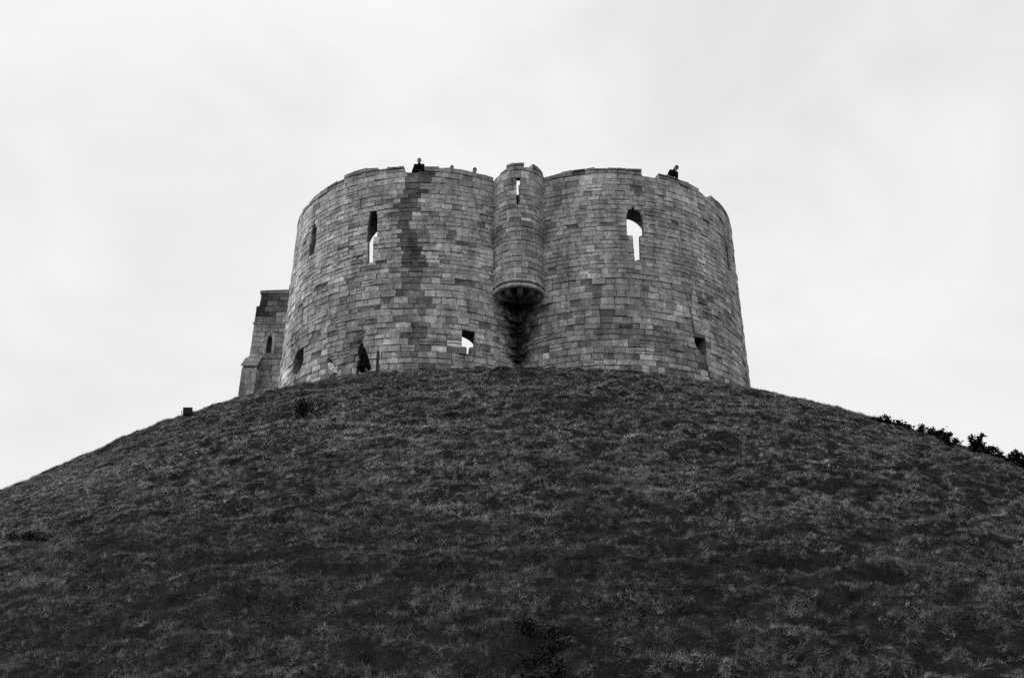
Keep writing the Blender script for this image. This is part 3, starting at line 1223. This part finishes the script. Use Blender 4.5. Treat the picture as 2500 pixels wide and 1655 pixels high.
def shrub(name, label, cat, group, spots, hgt, nleaf, L=0.075, W=0.028, mat='leaf', droop=0.4):
    """spots: ground points the plant's stems rise from."""
    b0 = spots[0]
    g = float(ground_z(np.array(b0[0]), np.array(b0[1])))
    root = empty(name, (b0[0], b0[1], g), label, cat, group)
    SV, SF, LV, LF = [], [], [], []
    for sx, sy, h in spots:
        gz = float(ground_z(np.array(sx), np.array(sy)))
        for k in range(4):
            az_ = random.uniform(0, 6.28)
            ln = h * random.uniform(0.6, 1.15) * hgt
            lean = random.uniform(0.1, 0.9)
            pts = []
            p = Vector((sx + random.uniform(-.12, .12), sy + random.uniform(-.12, .12), gz - 0.05))
            a = lean * .4
            for i in range(6):
                pts.append(p.copy())
                p = p + Vector((math.cos(az_) * math.sin(a), math.sin(az_) * math.sin(a), math.cos(a))) * (ln / 5)
                a += lean * droop + random.uniform(-.1, .25)
            v, f = tube(pts, [0.012, .011, .009, .007, .005, .003], 5)
            n0 = len(SV)
            SV += v
            SF += [tuple(i + n0 for i in q_) for q_ in f]
            for _ in range(nleaf):
                t = random.uniform(0.12, 1) * 4.999
                i = int(t)
                q_ = pts[i].lerp(pts[i + 1], t - i)
                q_ = q_ + Vector((random.gauss(0, .045), random.gauss(0, .045), random.gauss(0, .035)))
                leaf(LV, LF, q_, (random.gauss(0, 1), random.gauss(0, 1), random.gauss(0.2, .6)), L * random.uniform(.6, 1.3), W * random.uniform(.7, 1.3))
    obj('stem', SV, SF, 'wood', root)
    obj('foliage', LV, LF, mat, root)
    return root


G1 = 'low bushes along the right skyline of the mound'
def along(p0, p1, n, hs):
    return [(p0[0] + (p1[0] - p0[0]) * i / (n - 1) + random.uniform(-.1, .1), p0[1] + (p1[1] - p0[1]) * i / (n - 1) + random.uniform(-.1, .1), hs[i % len(hs)]) for i in range(n)]


shrub('bush', 'smallest dark bush on the right skyline, nearest the tower', 'bush', G1, along((12.75, -18.6), (13.95, -17.9), 5, (.35, .55, .8, .6)), 0.64, 80, 0.12, 0.045)
shrub('bush', 'long low dark bush in the middle of the right skyline row, with one arching shoot', 'bush', G1, along((14.1, -17.95), (15.1, -18.3), 5, (.7, .95, .75, .8)) + along((15.0, -18.5), (14.95, -19.6), 4, (.6, .8, .5)), 0.64, 85, 0.12, 0.045)
shrub('bush', 'largest dark bush on the skyline at the right edge of the picture', 'bush', G1, along((15.35, -20.0), (16.5, -21.1), 8, (.6, .9, .8, .7, .85, 1.1, .9)), 0.74, 105, 0.13, 0.05)
shrub('sapling', 'thin dark sapling standing in the grass below the left lobe', 'plant', None, [(-6.98, -23.27, 1.0), (-6.85, -23.25, 1.15)], 0.75, 60, 0.09, 0.03, droop=.02)
shrub('weed_clump', 'dark leafy weed clump at the bottom centre of the slope', 'plant', 'dark weed clumps in the grass', [(-0.45, -35.5, .7), (-0.1, -35.7, .9), (-0.35, -36.0, .7), (-0.05, -36.3, .6), (-0.3, -36.6, .6)], 0.55, 90, 0.07, 0.022)
shrub('weed_clump', 'dark leafy weed clump at the left edge of the slope', 'plant', 'dark weed clumps in the grass', [(-12.3, -28.7, .6), (-11.9, -28.9, .7), (-12.6, -28.5, .6), (-11.5, -29.0, .5)], 0.45, 60, 0.07, 0.02)
# pale dry grass clump
pr_ = empty('pale_grass_clump', (-2.43, -25.07, float(ground_z(np.array(-2.43), np.array(-25.07)))), 'pale dry grass clump upright in the slope below the tower', 'plant')
V, F = [], []
for i in range(60):
    blade(V, F, Vector((-2.43 + random.gauss(0, .1), -25.07 + random.gauss(0, .08), pr_.location.z - .03)), random.uniform(0, 6.28), random.uniform(.2, .42), .005, random.uniform(.05, .5), random.uniform(.2, 1.0), 4)
obj('blades', V, F, 'pale', pr_)

# ------------------------------------------------------------------ small objects
fx, fy = -12.40, -17.6
fz = float(ground_z(np.array(fx), np.array(fy)))
fl = empty('floodlight', (fx, fy, fz), 'small dark floodlight box standing on the left skyline of the mound', 'lamp')
v, f = tube([(fx, fy, fz - .15), (fx, fy, fz + .22)], [.03, .03], 8)
obj('post', v, f, 'metal', fl)
hv = []
for (w, d, h) in ((.15, -.11, .12), (.17, .12, .15)):
    hv += [Vector((-w, d, -h)), Vector((w, d, -h)), Vector((w, d, h)), Vector((-w, d, h))]
hm = Matrix.Rotation(R_(12), 3, 'Z') @ Matrix.Rotation(R_(12), 3, 'X') @ Matrix.Rotation(R_(-5), 3, 'Y')
hv = [hm @ q_ + Vector((fx, fy, fz + .38)) for q_ in hv]
hf = [(3, 2, 1, 0), (4, 5, 6, 7), (0, 1, 5, 4), (1, 2, 6, 5), (2, 3, 7, 6), (3, 0, 4, 7)]
hs_ = obj('housing', hv, hf, 'metal', fl)
gv = [hm @ Vector((sx * .15, .124, sz * .13)) + Vector((fx, fy, fz + .38)) for sx, sz in ((-1, -1), (1, -1), (1, 1), (-1, 1))]
gv += [hm @ Vector((sx * .15, .132, sz * .13)) + Vector((fx, fy, fz + .38)) for sx, sz in ((-1, -1), (1, -1), (1, 1), (-1, 1))]
obj('lens', gv, hf, 'glass', hs_)
vv, fff = [], []
for s in (-1, 1):
    v, f = tube([(fx, fy, fz + .18), hm @ Vector((s * .2, 0, -.12)) + Vector((fx, fy, fz + .38)), hm @ Vector((s * .2, 0, .02)) + Vector((fx, fy, fz + .38))], [.014] * 3, 6)
    vv, fff = join_lists([(vv, fff), (v, f)])
obj('bracket', vv, fff, 'metal', fl)

pl = LOBES['l'].at(R_(-11.7), 0, 0.35)
pz = float(ground_z(np.array(pl.x), np.array(pl.y)))
v, f = tube([(pl.x + .03, pl.y, pz - .2), (pl.x, pl.y, pz + .5), (pl.x - .005, pl.y, .62), (pl.x - .005, pl.y, .66)], [.075, .07, .068, .05], 8)
po = obj('wooden_post', v, f, 'wood')
po['label'] = 'short dark wooden post against the foot of the left lobe'
po['category'] = 'post'


# ------------------------------------------------------------------ people
def capsules(parts, voxel, name, mat, parent, smooth_it=4, extra=None):
    """one continuous skin grown over tapered limbs."""
    b_ = bmesh.new()
    for p0, r0, p1, r1 in parts:
        p0, p1 = Vector(p0), Vector(p1)
        d = p1 - p0
        ln = max(d.length, 1e-4)
        steps = max(2, int(ln / (min(r0, r1) * 0.6)) + 1)
        if steps > 14:
            steps = 14
        q_ = d.to_track_quat('Z', 'Y').to_matrix().to_4x4()
        for i in (0, 1):
            bmesh.ops.create_icosphere(b_, subdivisions=2, radius=(r0, r1)[i], matrix=Matrix.Translation((p0, p1)[i]))
        bmesh.ops.create_cone(b_, cap_ends=True, segments=14, radius1=r0, radius2=r1, depth=ln, matrix=Matrix.Translation((p0 + p1) / 2) @ q_)
    for (c, rad, rot) in (extra or []):
        bmesh.ops.create_icosphere(b_, subdivisions=3, radius=1.0, matrix=Matrix.Translation(c) @ rot.to_4x4() @ Matrix.Diagonal((*rad, 1)))
    me = bpy.data.meshes.new(name)
    b_.to_mesh(me)
    b_.free()
    o = bpy.data.objects.new(name, me)
    COL.objects.link(o)
    m1 = o.modifiers.new('r', 'REMESH')
    m1.mode = 'VOXEL'
    m1.voxel_size = voxel
    m2 = o.modifiers.new('s', 'SMOOTH')
    m2.iterations = smooth_it
    dgr = bpy.context.evaluated_depsgraph_get()
    nm2 = bpy.data.meshes.new_from_object(o.evaluated_get(dgr))
    o.modifiers.clear()
    o.data = nm2
    nm2.materials.clear()
    nm2.materials.append(M[mat])
    nm2.polygons.foreach_set('use_smooth', [True] * len(nm2.polygons))
    if parent:
        o.parent = parent
    return o


def hand(parts, wrist, direction, palm_n, s=1.0, curl=0.5):
    """palm and five unequal bent fingers."""
    d = Vector(direction).normalized()
    n = Vector(palm_n).normalized()
    side = d.cross(n).normalized()
    n = side.cross(d)
    w = Vector(wrist)
    pe = w + d * .085 * s
    for k in (-1, 0, 1):
        parts.append((w + side * .012 * k * s, .018 * s, pe + side * .026 * k * s, .014 * s))
    for k, L in ((-1.5, .055), (-.5, .072), (.5, .078), (1.5, .07)):
        b = pe + side * (.019 * k * s)
        d1 = (d + n * curl * .5).normalized()
        m_ = b + d1 * L * .55 * s
        d2 = (d + n * curl * 1.6).normalized()
        parts.append((b, .0095 * s, m_, .0088 * s))
        parts.append((m_, .0088 * s, m_ + d2 * L * .5 * s, .0075 * s))
    tb = w + d * .03 * s + side * .028 * s
    t1 = tb + (side * .8 + d * .7).normalized() * .04 * s
    parts.append((tb, .012 * s, t1, .010 * s))
    parts.append((t1, .010 * s, t1 + (d + side * .2 + n * .3).normalized() * .03 * s, .0085 * s))


def head(extra, parts, c, face, s=1.0):
    """skull, jaw, nose, brow, ears; face = unit direction the person looks."""
    c = Vector(c)
    f_ = Vector(face).normalized()
    upv = Vector((0, 0, 1))
    upv = (upv - f_ * upv.dot(f_)).normalized()
    sd_ = f_.cross(upv)
    rot = Matrix((sd_, f_, upv)).transposed()
    extra.append((c + upv * .02 * s, (.076 * s, .094 * s, .098 * s), rot))
    extra.append((c - upv * .055 * s + f_ * .022 * s, (.056 * s, .066 * s, .062 * s), rot))
    parts.append((c + f_ * .092 * s + upv * .008 * s, .010 * s, c + f_ * .110 * s - upv * .028 * s, .015 * s))
    parts.append((c + f_ * .083 * s - upv * .062 * s - sd_ * .018 * s, .010 * s, c + f_ * .083 * s - upv * .062 * s + sd_ * .018 * s, .010 * s))
    for k in (-1, 1):
        extra.append((c + sd_ * (.080 * k * s) - upv * .005 * s, (.012 * s, .02 * s, .033 * s), rot))
        parts.append((c + f_ * .084 * s + upv * .028 * s + sd_ * .015 * k * s, .012 * s, c + f_ * .074 * s + upv * .028 * s + sd_ * .045 * k * s, .011 * s))
    return rot, f_, upv, sd_


def hair_cap(c, rot, f_, upv, s, parent, mat='hair', low=0.0):
    c = Vector(c)
    ex = [(c + upv * .045 * s - f_ * .012 * s, (.084 * s, .098 * s, .088 * s), rot), (c - f_ * .035 * s + upv * (.0 - low) * s, (.080 * s, .075 * s, .085 * s), rot)]
    return capsules([], .012, 'hair', mat, parent, 3, ex)


def eyes(c, f_, upv, sd_, s, parent):
    for k in (-1, 1):
        b_ = bmesh.new()
        p = Vector(c) + f_ * .084 * s + upv * .008 * s + sd_ * .032 * k * s
        bmesh.ops.create_icosphere(b_, subdivisions=1, radius=.011 * s, matrix=Matrix.Translation(p))
        me = bpy.data.meshes.new('eye'); b_.to_mesh(me); b_.free()
        me.materials.append(M['hair'])
        o = bpy.data.objects.new('eye', me); COL.objects.link(o); o.parent = parent


def arm(parts, sh, el, wr, s=1.0):
    parts.append((sh, .052 * s, el, .042 * s))
    parts.append((el, .042 * s, wr, .028 * s))


def finish(name, root_loc, label, cat_group, body_parts, body_extra, clothes):
    pass


def parapet_person(key, phi, back, h, label, top_mat, lean=0.12, side=0.0, arms='fold', zoff=0.0, hairlow=0.0, capmat='hair'):
    lb = LOBES[key]
    ph = R_(phi)
    out = Vector((math.sin(ph), -math.cos(ph), 0))
    tan = Vector((math.cos(ph), math.sin(ph), 0))
    base = lb.at(ph, WALK, -back)
    base.z = WALK + zoff
    s = h / 1.72
    root = bpy.data.objects.new('person', None)
    COL.objects.link(root)
    root.location = base
    root['label'] = label
    root['category'] = 'person'
    root['group'] = 'visitors on the tower wall walk'
    Z = Vector((0, 0, 1))
    hip = Z * .92 * s
    chest = Z * 1.28 * s + out * lean * .75 + tan * side * .7
    neck = Z * 1.45 * s + out * lean + tan * side
    hd = neck + Z * .145 * s + out * (.04 + lean * .25) + tan * side * .5
    P, E = [], []
    face = (out + Z * (-.15 if side == 0 else -.7) + tan * side * 2.5)
    hs = s * 1.08
    rot, f_, upv, sd_ = head(E, P, hd, face, hs)
    P.append((neck - Z * .04, .07 * s, hd - Z * .05, .06 * s))
    P.append((hip, .13 * s, chest, .12 * s))
    P.append((chest, .12 * s, neck - Z * .05, .07 * s))
    for k in (-1, 1):
        sh = neck - Z * .09 * s + tan * (.17 * k * s)
        P.append((chest + tan * .07 * k, .10 * s, sh, .06 * s))
        lg = tan * (.09 * k * s)
        P.append((hip + lg, .085 * s, Z * .48 * s + lg + out * .02, .06 * s))
        P.append((Z * .48 * s + lg + out * .02, .058 * s, Z * .09 * s + lg, .038 * s))
        P.append((Z * .05 * s + lg - out * .04, .038, Z * .03 * s + lg + out * .15, .032))
        if arms == 'fold':
            el = Z * (.93 + .02) * s + tan * (.25 * k * s) + out * (back - .22)
            el.z = 10.56 - base.z
            wr = el + tan * (-.24 * k * s) + out * .06 + Z * (.03 if k > 0 else .0)
            arm(P, sh, el, wr, s)
            hand(P, wr, (tan * -k + out * .1), -Z, s, .5)
        else:
            el = Z * 1.14 * s + tan * (.24 * k * s) + out * .1
            wr = Z * 1.02 * s + tan * (.16 * k * s) + out * .3
            arm(P, sh, el, wr, s)
            hand(P, wr, out - Z * .3, -Z, s, .5)
    body = capsules(P, .013, 'body', 'skin', root, 3, E)
    hair_cap(hd, rot, f_, upv, hs * (1.14 if arms != 'fold' else 1.04), root, capmat, hairlow + (.03 if arms != 'fold' else 0))
    eyes(hd, f_, upv, sd_, hs, root)
    C = [(hip, .16 * s, chest, .165 * s), (chest, .165 * s, neck - Z * .04 * s, .11 * s), (neck - Z * .04 * s, .11 * s, neck + Z * .02 * s, .08 * s)]
    for k in (-1, 1):
        sh = neck - Z * .09 * s + tan * (.17 * k * s)
        C.append((chest + tan * .09 * k, .14 * s, sh + Z * .02, .095 * s))
        if arms == 'fold':
            el = tan * (.25 * k * s) + out * (back - .22)
            el.z = 10.56 - base.z
            wr = el + tan * (-.24 * k * s) + out * .06 + Z * (.03 if k > 0 else .0)
        else:
            el = Z * 1.14 * s + tan * (.24 * k * s) + out * .1
            wr = Z * 1.02 * s + tan * (.16 * k * s) + out * .3
        C += [(sh, .085 * s, el, .07 * s), (el, .07 * s, wr, .052 * s)]
    capsules(C, .016, 'jumper', top_mat, root, 3)
    T = []
    for k in (-1, 1):
        lg = tan * (.09 * k * s)
        T += [(hip + lg * .8, .125 * s, Z * .48 * s + lg + out * .02, .08 * s), (Z * .48 * s + lg + out * .02, .08 * s, Z * .1 * s + lg, .062 * s)]
    capsules(T, .018, 'trousers', 'dark', root, 3)
    return root


parapet_person('l', -1.9, 0.56, 1.80, 'person in a dark jumper leaning with folded arms in the parapet gap', 'black', lean=.16, zoff=.0)
parapet_person('l', 11.7, 0.62, 1.62, 'person of whom only the dark top of the head shows over the left parapet', 'dark', lean=.05, arms='down')
parapet_person('l', 21.7, 0.62, 1.74, 'bare-headed person peering over the parapet just left of the turret', 'greycloth', lean=.05, arms='down')
stp = LOBES['r'].at(R_(26.0), WALK, -0.75)
v, f = box(-.5, .5, -.3, .3, -.05, .30)
obj('step', [Matrix.Rotation(R_(26), 3, 'Z') @ Vector(q_) + stp for q_ in v], f, 'stone', tower, False, 0.7)
parapet_person('r', 26.0, 0.56, 1.80, 'dark-clothed person bending over the parapet of the right lobe', 'black', lean=.22, side=.24, zoff=.30, hairlow=.05)


def walker(loc, s, label, face, coat_mat, trouser_mat, coat_len, child=False, stoop=0.12):
    x0, y0 = loc
    z0 = float(ground_z(np.array(x0), np.array(y0))) - 0.01
    root = bpy.data.objects.new('person', None)
    COL.objects.link(root)
    root.location = (x0, y0, z0)
    root['label'] = label
    root['category'] = 'person'
    root['group'] = 'visitors walking at the foot of the tower'
    fw = Vector(face).normalized()
    Z = Vector((0, 0, 1))
    sd0 = fw.cross(Z)
    hip = Z * .90 * s
    chest = Z * 1.27 * s + fw * stoop * .7 * s
    neck = Z * 1.44 * s + fw * stoop * s
    hd = neck + Z * (.15 if not child else .17) * s + fw * .07 * s
    hs = s * (1.14 if not child else 1.38)
    P, E = [], []
    rot, f_, upv, sd_ = head(E, P, hd, fw - Z * .45, hs)
    P.append((neck - Z * .04, .055 * s, hd - Z * .05 * s, .05 * s))
    P.append((hip, .13 * s, chest, .12 * s))
    P.append((chest, .12 * s, neck - Z * .05 * s, .07 * s))
    legs, arms_ = [], []
    for k in (-1, 1):
        h_ = hip + sd0 * .09 * k * s
        step = .26 * k * s
        kn = Z * .48 * s + sd0 * .09 * k * s + fw * (step * .55 + .05 * s)
        an = Z * .08 * s + sd0 * .09 * k * s + fw * (step - (.06 * s if k < 0 else 0))
        legs.append((h_, kn, an))
        P += [(h_, .085 * s, kn, .06 * s), (kn, .06 * s, an, .038 * s), (an - Z * .03 * s - fw * .04 * s, .038 * s, an - Z * .05 * s + fw * .16 * s, .03 * s)]
        sh = neck - Z * .09 * s + sd0 * .17 * k * s
        el = Z * 1.12 * s + sd0 * .23 * k * s - fw * (.05 * k * s) - fw * .03 * s
        wr = el - Z * .25 * s + fw * (.09 - .05 * k) * s
        arms_.append((sh, el, wr))
        P.append((chest + sd0 * .07 * k * s, .10 * s, sh, .06 * s))
        arm(P, sh, el, wr, s)
        hand(P, wr, fw * .4 - Z, -sd0 * k, s, .5)
    capsules(P, .013, 'body', 'skin', root, 3, E)
    hair_cap(hd + f_ * .01, rot, f_, upv, hs * (1.16 if not child else 1.1), root, 'hair', .05)
    eyes(hd, f_, upv, sd_, hs, root)
    T = []
    for h_, kn, an in legs:
        T += [(h_, .12 * s, kn, .08 * s), (kn, .08 * s, an + Z * .02, .06 * s)]
    capsules(T, .016, 'trousers', trouser_mat, root, 3)
    # coat: flared skirt lofted below the waist, sleeves and chest
    C = [(chest, .175 * s, neck - Z * .06 * s, .12 * s), (hip + Z * .1 * s, .18 * s, chest, .175 * s)]
    for k, (sh, el, wr) in zip((-1, 1), arms_):
        C += [(chest + sd0 * .08 * k * s, .12 * s, sh, .078 * s), (sh, .075 * s, el, .068 * s), (el, .068 * s, wr, .056 * s)]
    nn = 8
    for i in range(nn):
        a_2 = 2 * math.pi * i / nn
        dirn = fw * math.cos(a_2) + sd0 * math.sin(a_2)
        hem = hip - Z * coat_len * s + dirn * (.17 + .16 * coat_len) * s - fw * .04 * s
        C.append((hip + Z * .15 * s + dirn * .07 * s, .11 * s, hem, .07 * s))
    C.append((hip, .16 * s, hip - Z * coat_len * s, (.16 + .1 * coat_len) * s))
    capsules(C, .018, 'coat', coat_mat, root, 4)
    return root


w1 = LOBES['l'].at(R_(-15.4), 0, 0.75)
walker((w1.x, w1.y), 1.08, 'person in a long black coat walking left along the foot of the wall', (-1, -.15, 0), 'black', 'greycloth', .38)
w2 = LOBES['l'].at(R_(-25.6), 0, 0.75)
walker((w2.x, w2.y), 0.68, 'small child in a white jacket walking ahead of the black coat', (-1, -.25, 0), 'white', 'greycloth', .12, True, .26)
